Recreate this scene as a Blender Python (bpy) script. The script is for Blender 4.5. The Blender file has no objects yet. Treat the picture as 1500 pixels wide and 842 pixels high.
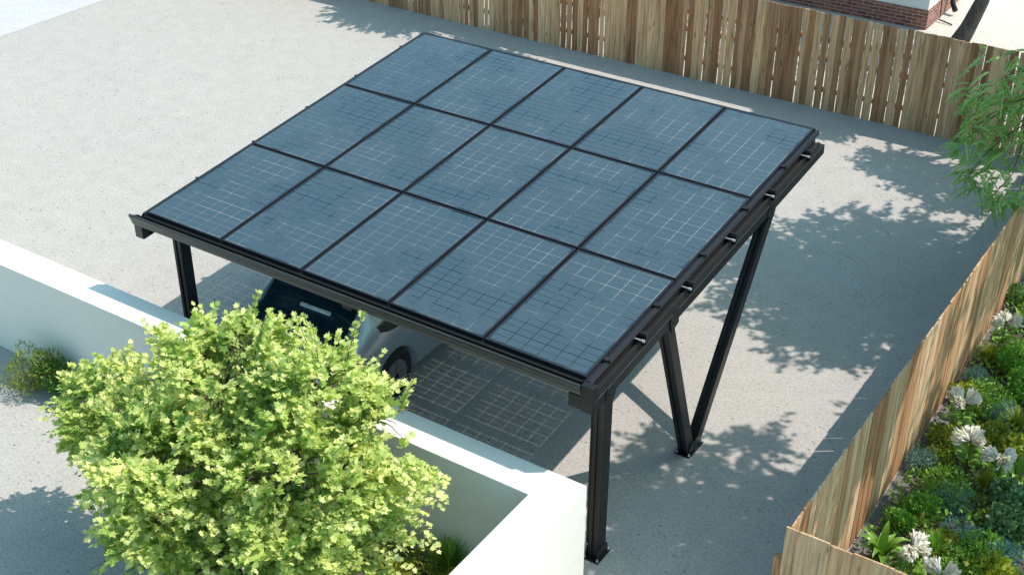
import bpy, bmesh, math, random
import numpy as np
from mathutils import Vector, Matrix

random.seed(7)
S = bpy.context.scene
COL = S.collection
PI = math.pi
rad = math.radians

# ------------------------------------------------------------------ helpers
def tag(o, label=None, cat=None, group=None, kind=None):
    if label: o['label'] = label
    if cat: o['category'] = cat
    if group: o['group'] = group
    if kind: o['kind'] = kind
    return o

def empty(name, loc, label, cat, group=None):
    o = bpy.data.objects.new(name, None)
    o.empty_display_size = .2
    o.location = loc
    COL.objects.link(o)
    return tag(o, label, cat, group)

def adopt(o, parent):
    """parent a mesh modelled in world coordinates to its thing"""
    if parent is None: return o
    o.parent = parent
    l = Vector((0, 0, 0)); p = parent
    while p is not None:
        if p.type == 'EMPTY': l += p.location
        p = p.parent
    if parent.type == 'EMPTY':
        o.matrix_parent_inverse = Matrix.Translation(-l)
    return o

class MB:
    def __init__(s):
        s.v = []; s.f = []; s.t = []; s.uv = []
    def add(s, vs, fs, tone=0., T=None):
        b = len(s.v)
        for q in vs:
            q = Vector(q)
            s.v.append(tuple(T(q) if T else q))
        for f in fs:
            s.f.append(tuple(b+i for i in f)); s.t.append(tone)
        return s
    def box(s, x0, x1, y0, y1, z0, z1, tone=0., T=None):
        vs = [(x, y, z) for z in (z0, z1) for y in (y0, y1) for x in (x0, x1)]
        fs = [(0, 2, 3, 1), (4, 5, 7, 6), (0, 1, 5, 4), (2, 6, 7, 3), (0, 4, 6, 2), (1, 3, 7, 5)]
        return s.add(vs, fs, tone, T)
    def bar(s, a, b, w, d, up=(0, 0, 1), side=None, tone=0.):
        """box beam from a to b; w across 'side', d the other way"""
        a = Vector(a); b = Vector(b); ax = (b-a).normalized()
        sd = Vector(side).normalized() if side else ax.cross(Vector(up)).normalized()
        ot = ax.cross(sd).normalized()
        vs = [p+sd*i*w/2+ot*j*d/2 for p in (a, b) for j in (-1, 1) for i in (-1, 1)]
        return s.add(vs, [(0, 1, 3, 2), (4, 6, 7, 5), (0, 4, 5, 1), (2, 3, 7, 6), (0, 2, 6, 4), (1, 5, 7, 3)], tone)
    def tube(s, pts, rs, n=8, tone=0., cap=True):
        pts = [Vector(p) for p in pts]
        if not hasattr(rs, '__len__'): rs = [rs]*len(pts)
        b = len(s.v); prev = None
        for k, p in enumerate(pts):
            if k == 0: ax = pts[1]-p
            elif k == len(pts)-1: ax = p-pts[k-1]
            else: ax = pts[k+1]-pts[k-1]
            ax.normalize()
            if prev is None:
                u = ax.orthogonal().normalized()
            else:
                u = (prev-ax*prev.dot(ax))
                u = u.normalized() if u.length > 1e-5 else ax.orthogonal().normalized()
            prev = u; w = ax.cross(u)
            for i in range(n):
                a = 2*PI*i/n
                s.v.append(tuple(p+(u*math.cos(a)+w*math.sin(a))*rs[k]))
        for k in range(len(pts)-1):
            for i in range(n):
                j = (i+1) % n
                s.f.append((b+k*n+i, b+k*n+j, b+(k+1)*n+j, b+(k+1)*n+i)); s.t.append(tone)
        if cap:
            s.f.append(tuple(b+i for i in reversed(range(n)))); s.t.append(tone)
            s.f.append(tuple(b+(len(pts)-1)*n+i for i in range(n))); s.t.append(tone)
        return s
    def extrude_x(s, prof, x0, x1, tone=0., T=None):
        """closed (y,z) outline extruded along x"""
        n = len(prof)
        vs = [(x0, y, z) for y, z in prof]+[(x1, y, z) for y, z in prof]
        fs = [(i, (i+1) % n, n+(i+1) % n, n+i) for i in range(n)]
        fs += [tuple(reversed(range(n))), tuple(range(n, 2*n))]
        return s.add(vs, fs, tone, T)
    def build(s, name, mat, parent=None, bevel=0, smooth=False, seg=2):
        me = bpy.data.meshes.new(name)
        me.from_pydata(s.v, [], s.f)
        at = me.attributes.new('tone', 'FLOAT', 'FACE')
        at.data.foreach_set('value', s.t)
        bm = bmesh.new(); bm.from_mesh(me)
        bmesh.ops.recalc_face_normals(bm, faces=bm.faces)
        bm.to_mesh(me); bm.free()
        me.materials.append(mat)
        if smooth:
            me.polygons.foreach_set('use_smooth', [True]*len(me.polygons))
        o = bpy.data.objects.new(name, me); COL.objects.link(o)
        if bevel:
            m = o.modifiers.new('bevel', 'BEVEL'); m.width = bevel; m.segments = seg; m.limit_method = 'ANGLE'
        adopt(o, parent)
        return o

# ------------------------------------------------------------------ materials
def newmat(name):
    m = bpy.data.materials.new(name); m.use_nodes = True
    nt = m.node_tree
    return m, nt, nt.nodes['Principled BSDF'], nt.nodes['Material Output']

def N(nt, typ, **kw):
    n = nt.nodes.new(typ)
    for k, v in kw.items():
        if k in n.inputs: n.inputs[k].default_value = v
        else: setattr(n, k, v)
    return n

def ramp(nt, fac, stops):
    r = nt.nodes.new('ShaderNodeValToRGB')
    els = r.color_ramp.elements
    while len(els) < len(stops): els.new(.5)
    for e, (p, c) in zip(els, stops):
        e.position = p; e.color = (*c, 1) if len(c) == 3 else c
    nt.links.new(fac, r.inputs[0])
    return r.outputs[0]

def mapped(nt, scale=(1, 1, 1), rot=(0, 0, 0), coord='Object'):
    tc = nt.nodes.new('ShaderNodeTexCoord'); mp = nt.nodes.new('ShaderNodeMapping')
    mp.inputs['Scale'].default_value = scale; mp.inputs['Rotation'].default_value = rot
    nt.links.new(tc.outputs[coord], mp.inputs[0])
    return mp.outputs[0]

def noise(nt, vec, scale, detail=4, rough=.55, out=0):
    n = N(nt, 'ShaderNodeTexNoise'); n.inputs['Scale'].default_value = scale
    n.inputs['Detail'].default_value = detail; n.inputs['Roughness'].default_value = rough
    nt.links.new(vec, n.inputs['Vector'])
    return n.outputs[out]

def mixc(nt, fac, a, b, typ='MIX'):
    m = nt.nodes.new('ShaderNodeMix'); m.data_type = 'RGBA'; m.blend_type = typ
    for sock, val in ((m.inputs[0], fac), (m.inputs[6], a), (m.inputs[7], b)):
        if hasattr(val, 'links'): nt.links.new(val, sock)
        elif hasattr(val, '__len__'): sock.default_value = (*val, 1)
        else: sock.default_value = val
    return m.outputs[2]

def math_(nt, op, a, b=None, c=None):
    m = nt.nodes.new('ShaderNodeMath'); m.operation = op
    for i, v in enumerate((a, b, c)):
        if v is None: continue
        if hasattr(v, 'links'): nt.links.new(v, m.inputs[i])
        else: m.inputs[i].default_value = v
    return m.outputs[0]

def bump(nt, bs, h, strength=.3, dist=.01):
    b = nt.nodes.new('ShaderNodeBump'); b.inputs['Strength'].default_value = strength
    b.inputs['Distance'].default_value = dist
    nt.links.new(h, b.inputs['Height']); nt.links.new(b.outputs[0], bs.inputs['Normal'])

def plain(name, col, rough=.5, metal=0., coat=0., bumps=None, amp=1.):
    m, nt, bs, _ = newmat(name)
    bs.inputs['Base Color'].default_value = (*col, 1)
    bs.inputs['Roughness'].default_value = rough
    bs.inputs['Metallic'].default_value = metal
    bs.inputs['Coat Weight'].default_value = coat
    v = mapped(nt)
    f = noise(nt, v, 9, 5)
    c = ramp(nt, f, [(.25, tuple(x*(1-.14*amp) for x in col)), (.75, tuple(min(1, x*(1+.10*amp)) for x in col))])
    nt.links.new(c, bs.inputs['Base Color'])
    r = math_(nt, 'MULTIPLY_ADD', f, .22*amp, rough-.11*amp)
    nt.links.new(r, bs.inputs['Roughness'])
    if bumps: bump(nt, bs, noise(nt, v, bumps[0], 4), bumps[1], bumps[2])
    return m

def concrete(name, light, dark, speck=.55):
    m, nt, bs, _ = newmat(name)
    v = mapped(nt)
    big = noise(nt, v, .35, 5, .6)
    mid = noise(nt, v, 3.2, 6, .65)
    fine = noise(nt, v, 30, 6, .75)
    c = ramp(nt, big, [(.3, dark), (.7, light)])
    c = mixc(nt, .5, c, ramp(nt, mid, [(.3, tuple(x*.70 for x in light)), (.66, tuple(min(1, x*1.14) for x in light))]))
    c = mixc(nt, .52, c, ramp(nt, fine, [(.3, tuple(x*.42 for x in light)), (.62, tuple(min(1, x*1.28) for x in light))]))
    # small pits and grit, gathered in patches
    vs = mapped(nt, (6, 13, 6), (0, 0, .35))
    pit = N(nt, 'ShaderNodeTexVoronoi'); pit.inputs['Scale'].default_value = 1.0
    nt.links.new(vs, pit.inputs['Vector'])
    pm = ramp(nt, pit.outputs['Distance'], [(.07, (1, 1, 1)), (.17, (0, 0, 0))])
    patch = ramp(nt, noise(nt, v, 1.3, 5, .7), [(.44, (0, 0, 0)), (.56, (1, 1, 1))])
    k = math_(nt, 'MULTIPLY', pm, patch)
    k = math_(nt, 'MULTIPLY', k, speck)
    c = mixc(nt, k, c, tuple(x*.35 for x in dark))
    g = ramp(nt, noise(nt, v, 110, 3, .8), [(.66, (0, 0, 0)), (.74, (1, 1, 1))])
    c = mixc(nt, math_(nt, 'MULTIPLY', g, .6), c, tuple(x*.4 for x in dark))
    nt.links.new(c, bs.inputs['Base Color'])
    bs.inputs['Roughness'].default_value = .9
    bs.inputs['Specular IOR Level'].default_value = .25
    h = math_(nt, 'ADD', fine, math_(nt, 'MULTIPLY', k, -1.5))
    bump(nt, bs, h, .5, .006)
    return m

def wood(name, stops, axis='Z', warm=None):
    """weathered boards; the grain runs along the board, each board has its own tone"""
    m, nt, bs, _ = newmat(name)
    at = N(nt, 'ShaderNodeAttribute'); at.attribute_name = 'tone'
    tc = nt.nodes.new('ShaderNodeTexCoord')
    off = nt.nodes.new('ShaderNodeCombineXYZ')
    nt.links.new(math_(nt, 'MULTIPLY', at.outputs['Fac'], 37.), off.inputs[0])
    nt.links.new(math_(nt, 'MULTIPLY', at.outputs['Fac'], 91.), off.inputs[2])
    ad = nt.nodes.new('ShaderNodeVectorMath'); ad.operation = 'ADD'
    nt.links.new(tc.outputs['Object'], ad.inputs[0]); nt.links.new(off.outputs[0], ad.inputs[1])
    mp = nt.nodes.new('ShaderNodeMapping'); mp.inputs['Scale'].default_value = (26, 26, 1.3)
    nt.links.new(ad.outputs[0], mp.inputs[0])
    g1 = noise(nt, mp.outputs[0], 1.0, 6, .65)
    mp2 = nt.nodes.new('ShaderNodeMapping'); mp2.inputs['Scale'].default_value = (110, 110, 2.5)
    nt.links.new(ad.outputs[0], mp2.inputs[0])
    g2 = noise(nt, mp2.outputs[0], 1.0, 4, .6)
    base = ramp(nt, at.outputs['Fac'], stops)
    c = mixc(nt, 1., base, ramp(nt, g1, [(.32, (.50, .45, .40)), (.5, (1, 1, 1)), (.72, (1.25, 1.22, 1.15))]), 'MULTIPLY')
    c = mixc(nt, .6, c, ramp(nt, g2, [(.3, (.6, .55, .5)), (.6, (1.1, 1.1, 1.1))]), 'MULTIPLY')
    # knots
    mk = nt.nodes.new('ShaderNodeMapping'); mk.inputs['Scale'].default_value = (9, 9, 2.2)
    nt.links.new(ad.outputs[0], mk.inputs[0])
    vo = N(nt, 'ShaderNodeTexVoronoi'); vo.inputs['Scale'].default_value = 1.
    nt.links.new(mk.outputs[0], vo.inputs['Vector'])
    kn = ramp(nt, vo.outputs['Distance'], [(.06, (1, 1, 1)), (.17, (0, 0, 0))])
    c = mixc(nt, math_(nt, 'MULTIPLY', kn, .6), c, (.09, .05, .03))
    nt.links.new(c, bs.inputs['Base Color'])
    bs.inputs['Roughness'].default_value = .8
    bs.inputs['Specular IOR Level'].default_value = .3
    bump(nt, bs, math_(nt, 'ADD', g1, g2), .35, .004)
    return m

def leafmat(name, c0, c1, c2, transl=.35, rough=.5):
    m, nt, bs, out = newmat(name)
    at = N(nt, 'ShaderNodeAttribute'); at.attribute_name = 'tone'
    c = ramp(nt, at.outputs['Fac'], [(0., c0), (.5, c1), (1., c2)])
    nt.links.new(c, bs.inputs['Base Color'])
    bs.inputs['Roughness'].default_value = rough
    bs.inputs['Specular IOR Level'].default_value = .35
    tr = nt.nodes.new('ShaderNodeBsdfTranslucent')
    nt.links.new(mixc(nt, 1., c, (1.15, 1.2, .55), 'MULTIPLY'), tr.inputs[0])
    mx = nt.nodes.new('ShaderNodeMixShader'); mx.inputs[0].default_value = transl
    nt.links.new(bs.outputs[0], mx.inputs[1]); nt.links.new(tr.outputs[0], mx.inputs[2])
    nt.links.new(mx.outputs[0], out.inputs[0])
    return m

def panelmat():
    m, nt, bs, out = newmat('solar_glass')
    tc = nt.nodes.new('ShaderNodeTexCoord'); sp = nt.nodes.new('ShaderNodeSeparateXYZ')
    nt.links.new(tc.outputs['UV'], sp.inputs[0])
    u, v = sp.outputs[0], sp.outputs[1]
    def line(c, n, half):
        f = math_(nt, 'FRACT', math_(nt, 'MULTIPLY', c, n))
        d = math_(nt, 'MINIMUM', f, math_(nt, 'SUBTRACT', 1., f))
        return math_(nt, 'LESS_THAN', d, half)
    lu = line(u, 6., .021)
    lv = line(v, 18., .030)
    l = math_(nt, 'MAXIMUM', lu, math_(nt, 'MAXIMUM', lv, line(v, 9., .026)))
    # fine busbars inside the cells
    bb = line(u, 60., .09)
    geo = nt.nodes.new('ShaderNodeNewGeometry')
    mpw = nt.nodes.new('ShaderNodeMapping'); mpw.inputs['Scale'].default_value = (1, 1, 1)
    nt.links.new(geo.outputs['Position'], mpw.inputs[0])
    big = noise(nt, mpw.outputs[0], .35, 1, .4)
    c = ramp(nt, big, [(.2, (.034, .066, .088)), (.8, (.044, .074, .091))])
    cell = N(nt, 'ShaderNodeTexWhiteNoise'); cell.noise_dimensions = '3D'
    cv = nt.nodes.new('ShaderNodeCombineXYZ')
    nt.links.new(math_(nt, 'FLOOR', math_(nt, 'MULTIPLY', u, 6.)), cv.inputs[0])
    nt.links.new(math_(nt, 'FLOOR', math_(nt, 'MULTIPLY', v, 18.)), cv.inputs[1])
    oi = nt.nodes.new('ShaderNodeObjectInfo'); nt.links.new(oi.outputs['Random'], cv.inputs[2])
    nt.links.new(cv.outputs[0], cell.inputs['Vector'])
    c = mixc(nt, .06, c, ramp(nt, cell.outputs[0], [(0, (.02, .04, .07)), (1, (.075, .10, .13))]))
    c = mixc(nt, math_(nt, 'MULTIPLY', bb, .22), c, (.16, .20, .24))
    nt.links.new(c, bs.inputs['Base Color'])
    bs.inputs['Roughness'].default_value = .22
    bs.inputs['IOR'].default_value = 1.52
    bs.inputs['Coat Weight'].default_value = .6
    bs.inputs['Coat Roughness'].default_value = .06
    rg = math_(nt, 'MULTIPLY_ADD', noise(nt, mpw.outputs[0], 1.2, 2, .5), .08, .16)
    nt.links.new(rg, bs.inputs['Roughness'])
    # the gaps between the cells are clear glass over a thin backing: pale where dusty, see-through elsewhere
    patch = ramp(nt, noise(nt, mpw.outputs[0], 1.15, 3, .6), [(.44, (0, 0, 0)), (.54, (1, 1, 1))])
    gl = nt.nodes.new('ShaderNodeBsdfDiffuse')
    nt.links.new(mixc(nt, patch, (.015, .02, .03), (.40, .44, .47)), gl.inputs[0])
    tr = nt.nodes.new('ShaderNodeBsdfTransparent')
    gm = nt.nodes.new('ShaderNodeMixShader'); gm.inputs[0].default_value = .68
    nt.links.new(gl.outputs[0], gm.inputs[1]); nt.links.new(tr.outputs[0], gm.inputs[2])
    mx = nt.nodes.new('ShaderNodeMixShader')
    nt.links.new(math_(nt, 'MULTIPLY', l, .85), mx.inputs[0])
    nt.links.new(bs.outputs[0], mx.inputs[1]); nt.links.new(gm.outputs[0], mx.inputs[2])
    nt.links.new(mx.outputs[0], out.inputs[0])
    return m

def brickmat():
    m, nt, bs, _ = newmat('brick')
    tc = nt.nodes.new('ShaderNodeTexCoord'); sp = nt.nodes.new('ShaderNodeSeparateXYZ')
    nt.links.new(tc.outputs['Object'], sp.inputs[0])
    cb = nt.nodes.new('ShaderNodeCombineXYZ')
    nt.links.new(math_(nt, 'ADD', sp.outputs[0], sp.outputs[1]), cb.inputs[0]); nt.links.new(sp.outputs[2], cb.inputs[1])
    b = nt.nodes.new('ShaderNodeTexBrick')
    b.inputs['Scale'].default_value = 1.; b.inputs['Brick Width'].default_value = .23
    b.inputs['Row Height'].default_value = .072; b.inputs['Mortar Size'].default_value = .007
    b.inputs['Color1'].default_value = (.20, .065, .045, 1); b.inputs['Color2'].default_value = (.36, .15, .11, 1)
    b.inputs['Mortar'].default_value = (.45, .38, .34, 1); b.inputs['Bias'].default_value = -.1
    nt.links.new(cb.outputs[0], b.inputs['Vector'])
    c = mixc(nt, .6, b.outputs['Color'], ramp(nt, noise(nt, cb.outputs[0], 14, 5), [(.3, (.6, .6, .6)), (.7, (1.2, 1.2, 1.2))]), 'MULTIPLY')
    nt.links.new(c, bs.inputs['Base Color']); bs.inputs['Roughness'].default_value = .85
    bump(nt, bs, math_(nt, 'SUBTRACT', 1., b.outputs['Fac']), .5, .006)
    return m

def barkmat(name, a, b):
    m, nt, bs, _ = newmat(name)
    v = mapped(nt, (14, 14, 3.5))
    n = noise(nt, v, 1.6, 6, .7)
    nt.links.new(ramp(nt, n, [(.3, a), (.7, b)]), bs.inputs['Base Color'])
    bs.inputs['Roughness'].default_value = .9
    bump(nt, bs, n, .8, .03)
    return m

M = {}
M['concrete'] = concrete('drive_concrete', (.42, .405, .38), (.365, .355, .335), .9)
M['pale'] = concrete('pale_paving', (.50, .50, .51), (.45, .455, .465), .5)
M['yard'] = concrete('yard_sand', (.53, .505, .47), (.47, .445, .415), .4)
M['soil'] = plain('dark_soil', (.085, .075, .06), .95, bumps=(30, .8, .03))
M['gravel'] = plain('grey_gravel', (.16, .16, .165), .95, bumps=(60, .9, .02))
M['wall'] = plain('white_render', (.80, .775, .72), .85, bumps=(70, .12, .003), amp=.22)
M['house'] = plain('house_render', (.80, .82, .82), .8, bumps=(60, .1, .003), amp=.3)
M['black'] = plain('anthracite_powdercoat', (.0070, .0090, .0108), .42, .1, bumps=(300, .08, .001), amp=.5)
M['gutter'] = plain('graphite_gutter', (.058, .062, .060), .36, .35, amp=.5)
M['dark'] = plain('black_rubber_and_shade', (.006, .006, .007), .65)
M['frame'] = plain('panel_frame_black', (.016, .019, .026), .4, .2, amp=.4)
M['chrome'] = plain('zinc_bolt', (.50, .51, .52), .45, .35)
M['solar'] = panelmat()
M['brick'] = brickmat()
M['fence'] = wood('fence_boards', [(0, (.33, .155, .075)), (.3, (.42, .22, .11)), (.55, (.58, .345, .185)), (1, (.74, .475, .27))])
M['gfence'] = wood('garden_fence_boards', [(0, (.36, .18, .085)), (.35, (.50, .29, .15)), (.7, (.58, .38, .22)), (1, (.62, .45, .29))])
M['paint'] = plain('silver_paint', (.34, .41, .47), .28, .5, .8, amp=.1)
M['roofpaint'] = plain('dark_blue_roof', (.010, .075, .11), .15, .2, 1., amp=.1)
M['glass'] = plain('tinted_glass', (.008, .030, .045), .06, 0., 1., amp=.1)
M['red'] = plain('red_lens', (.45, .012, .012), .2, 0, 1.)
M['lens'] = plain('clear_lens_and_glint', (.75, .8, .85), .15, .2, 1.)
M['tyre'] = plain('tyre', (.012, .012, .013), .8)
M['alloy'] = plain('alloy', (.35, .36, .37), .3, .9)
M['bark'] = barkmat('grey_bark', (.035, .030, .026), (.13, .12, .105))
M['twig'] = barkmat('brown_twig', (.06, .045, .03), (.17, .13, .09))
M['rooftile'] = plain('roof_tile', (.20, .10, .07), .85, bumps=(12, .4, .02))

M['maple'] = leafmat('lime_leaf', (.14, .28, .05), (.54, .63, .19), (.82, .82, .40), .36)
M['shade_leaf'] = leafmat('tall_tree_leaf', (.04, .09, .02), (.07, .14, .03), (.10, .18, .04), .2)
M['feather'] = leafmat('feather_leaf', (.26, .42, .16), (.48, .66, .30), (.72, .82, .46), .5)
M['green'] = leafmat('mid_green_leaf', (0.095, 0.203, 0.03), (0.203, 0.392, 0.061), (0.392, 0.621, 0.121), .3)
M['olive'] = leafmat('olive_leaf', (0.121, 0.149, 0.016), (0.243, 0.297, 0.034), (0.432, 0.486, 0.068), .3)
M['lime'] = leafmat('yellow_green_leaf', (0.168, 0.204, 0.018), (0.324, 0.372, 0.036), (0.504, 0.54, 0.096), .35)
M['bright'] = leafmat('bright_green_leaf', (0.095, 0.243, 0.027), (0.189, 0.405, 0.061), (0.365, 0.594, 0.121), .3)
M['grey_green'] = leafmat('grey_green_leaf', (0.068, 0.135, 0.061), (0.149, 0.27, 0.115), (0.27, 0.419, 0.189), .25)
M['blue'] = leafmat('blue_green_leaf', (0.108, 0.23, 0.216), (0.23, 0.405, 0.392), (0.459, 0.648, 0.621), .2)
M['deep'] = leafmat('deep_green_leaf', (0.041, 0.101, 0.019), (0.088, 0.203, 0.038), (0.176, 0.338, 0.068), .3)
M['petal'] = leafmat('white_plume', (.68, .64, .66), (.80, .77, .78), (.88, .86, .85), .25, .7)
M['strap'] = leafmat('strap_leaf', (0.108, 0.23, 0.027), (0.176, 0.338, 0.054), (0.297, 0.486, 0.095), .2, .3)

# ------------------------------------------------------------------ leaves
rng = np.random.default_rng(11)
def unit(a):
    return a/np.maximum(np.linalg.norm(a, axis=1, keepdims=True), 1e-9)

MAPLE_V = np.array([(0, 0, 0), (0, .42, -.03), (.20, .10, .02), (.50, .12, .06), (.36, .38, .03), (.52, .66, .07), (.24, .62, .03), (0, 1.02, .0),
                    (-.24, .62, .03), (-.52, .66, .07), (-.36, .38, .03), (-.50, .12, .06), (-.20, .10, .02)], float)
MAPLE_F = [(1, i, i+1) for i in range(2, 12)]+[(0, 2, 1), (0, 1, 12)]
OVAL_V = np.array([(0, 0, 0), (.24, .3, .04), (.22, .7, .05), (0, 1, 0), (-.22, .7, .05), (-.24, .3, .04)], float)
OVAL_F = [(0, 1, 2, 3), (0, 3, 4, 5)]
QUAD_V = np.array([(-.32, 0, 0), (.32, .05, .03), (.3, .8, .0), (-.2, 1, .05)], float)
QUAD_F = [(0, 1, 2, 3)]
BLADE_V = np.array([(-.05, 0, 0), (.05, 0, 0), (.045, .5, .06), (-.045, .5, .06), (0, 1, -.04)], float)
BLADE_F = [(0, 1, 2, 3), (3, 2, 4)]

def leaf_mesh(name, P, D, Nn, sz, tone, TV, TF, mat, parent=None, jitter=.0, wide=None):
    P = np.asarray(P, float); n = len(P)
    D = unit(np.asarray(D, float)); Nn = np.asarray(Nn, float)
    X = unit(np.cross(D, Nn)); Z = unit(np.cross(X, D))
    sz = np.asarray(sz, float).reshape(-1, 1, 1)
    w = np.ones((n, 1, 1)) if wide is None else np.asarray(wide, float).reshape(-1, 1, 1)
    curl = rng.normal(1., .8, (n, 1, 1))
    V = P[:, None, :]+sz*(w*TV[None, :, 0:1]*X[:, None, :]+TV[None, :, 1:2]*D[:, None, :]+curl*TV[None, :, 2:3]*Z[:, None, :])
    V = V.reshape(-1, 3); k = len(TV)
    lens = np.array([len(f) for f in TF]); flat = np.concatenate([np.array(f) for f in TF])
    loops = (flat[None, :]+(np.arange(n)*k)[:, None]).ravel()
    cnt = np.tile(lens, n); start = np.concatenate([[0], np.cumsum(cnt)[:-1]])
    me = bpy.data.meshes.new(name)
    me.vertices.add(len(V)); me.vertices.foreach_set('co', V.astype(np.float32).ravel())
    me.loops.add(len(loops)); me.loops.foreach_set('vertex_index', loops.astype(np.int32))
    me.polygons.add(len(cnt)); me.polygons.foreach_set('loop_start', start.astype(np.int32))
    me.update(calc_edges=True)
    at = me.attributes.new('tone', 'FLOAT', 'FACE')
    at.data.foreach_set('value', np.repeat(np.clip(tone, 0, 1), len(TF)).astype(np.float32))
    me.materials.append(mat)
    o = bpy.data.objects.new(name, me); COL.objects.link(o)
    adopt(o, parent)
    return o

def rand_dirs(n):
    return unit(rng.normal(size=(n, 3)))

def spray_leaves(P0, D0, L, npl, size, droop=0., spread=.5):
    """leaves set in pairs along short twigs that start at P0 and run along D0"""
    n = len(P0); out = []
    t = np.linspace(.12, 1., npl)
    side = unit(np.cross(D0, np.tile([0, 0, 1.], (n, 1)))+1e-6)
    Ps, Ds, Ns, Sz, Tn = [], [], [], [], []
    tw_tone = rng.uniform(-.2, .2, n)
    for i, tt in enumerate(t):
        for sgn in (-1, 1):
            p = P0+D0*(L*tt)[:, None]
            p[:, 2] -= droop*(L*tt)**2
            d = D0*(.45+.5*tt)+side*sgn*(.95-.5*tt)+rng.normal(0, .25, (n, 3))
            d[:, 2] -= .15
            nn = np.tile([.1, -.05, 1.], (n, 1))+rng.normal(0, .42, (n, 3))
            Ps.append(p+rng.normal(0, .012, (n, 3))); Ds.append(d); Ns.append(nn)
            Sz.append(size*rng.uniform(.7, 1.2, n)*(1.1-.45*tt))
            Tn.append(.38+tw_tone+.25*tt+rng.normal(0, .16, n))
    return [np.concatenate(a) for a in (Ps, Ds, Ns, Sz, Tn)]

def cat_(L):
    return [np.concatenate(a) for a in zip(*L)]

def limb(mb, a, b, r0, r1, wob=.08, n=6, bow=(0, 0, 0), seg=6):
    a = Vector(a); b = Vector(b); pts = []; rs = []
    L = (b-a).length
    for i in range(seg+1):
        t = i/seg
        p = a.lerp(b, t)+Vector(bow)*math.sin(PI*t)
        if 0 < i < seg: p += Vector([random.uniform(-1, 1)*wob*L*.3 for _ in range(3)])
        pts.append(p); rs.append(r0+(r1-r0)*t)
    mb.tube(pts, rs, n, cap=False)
    return pts

# ------------------------------------------------------------------ world, sun, camera
SUN = Vector((.52, .385, 1.)).normalized()
elev = math.asin(SUN.z); azim = math.atan2(SUN.x, SUN.y)
w = bpy.data.worlds.new('World'); S.world = w; w.use_nodes = True
wn = w.node_tree; bg = wn.nodes['Background']
sky = wn.nodes.new('ShaderNodeTexSky'); sky.sky_type = 'NISHITA'; sky.sun_disc = False
sky.sun_elevation = elev; sky.sun_rotation = azim
sky.air_density = 1.0; sky.dust_density = 1.5; sky.ozone_density = 1.0
tint = wn.nodes.new('ShaderNodeMix'); tint.data_type = 'RGBA'; tint.blend_type = 'MULTIPLY'
tint.inputs[0].default_value = 1.; tint.inputs[7].default_value = (.76, 1.07, .95, 1)
wn.links.new(sky.outputs[0], tint.inputs[6]); wn.links.new(tint.outputs[2], bg.inputs[0]); bg.inputs[1].default_value = .15
sd = bpy.data.lights.new('sun', 'SUN'); sd.energy = 3.25; sd.angle = rad(.45); sd.color = (1., .885, .80)
so = bpy.data.objects.new('sun', sd); COL.objects.link(so)
so.rotation_euler = SUN.to_track_quat('Z', 'Y').to_euler(); so.location = (6, 4, 12)

F, PIT, YAW, ROL = 1907.868, .5477, -.5846, .0028
cd = bpy.data.cameras.new('camera'); cd.sensor_width = 36; cd.sensor_fit = 'HORIZONTAL'
cd.lens = F/1500*36; cd.clip_start = .1; cd.clip_end = 1000
co = bpy.data.objects.new('camera', cd); COL.objects.link(co); S.camera = co
fw = Vector((math.sin(YAW)*math.cos(PIT), math.cos(YAW)*math.cos(PIT), -math.sin(PIT)))
r = Vector((math.cos(YAW), -math.sin(YAW), 0)); u = r.cross(fw)
r2 = r*math.cos(ROL)+u*math.sin(ROL); u2 = -r*math.sin(ROL)+u*math.cos(ROL)
mt = Matrix((r2, u2, -fw)).transposed().to_4x4(); mt.translation = (4.7945, -8.4836, 9.1725)
co.matrix_world = mt
S.view_settings.view_transform = 'Standard'; S.view_settings.look = 'None'
S.view_settings.exposure = .66; S.view_settings.gamma = 1

# ------------------------------------------------------------------ setting
def sheet(name, x0, x1, y0, y1, z, mat, **kw):
    m = MB(); m.add([(x0, y0, z), (x1, y0, z), (x1, y1, z), (x0, y1, z)], [(0, 1, 2, 3)])
    o = m.build(name, mat); o['kind'] = 'structure'
    return o
sheet('ground', -150, 150, -150, 200, 0., M['concrete'])
sheet('pavement', -60, -17.1, -40, 60, .004, M['pale'])
sheet('yard', -60, 60, 12.10, 90, .008, M['yard'])
sheet('garden_soil', 2.36, 8., -.12, 11.9, .006, M['soil'])
sheet('gravel_strip', 2.18, 2.36, -.12, 11.9, .004, M['gravel'])
sheet('planting_bed', -5.2, -.20, -1.75, -.72, .012, M['soil'])

# ------------------------------------------------------------------ white wall
m = MB()
prof = [(-24, -.30), (.22, -.30), (.22, -6.5), (-.17, -6.5), (-.17, -.70), (-24, -.70)]
n = len(prof)
m.add([(x, y, 0) for x, y in prof]+[(x, y, 1.32) for x, y in prof],
      [(i, (i+1) % n, n+(i+1) % n, n+i) for i in range(n)]+[tuple(reversed(range(n))), tuple(range(n, 2*n))])
o = m.build('garden_wall', M['wall'], bevel=.006)
tag(o, 'thick white rendered wall turning a corner in front of the carport', 'wall')

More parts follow.
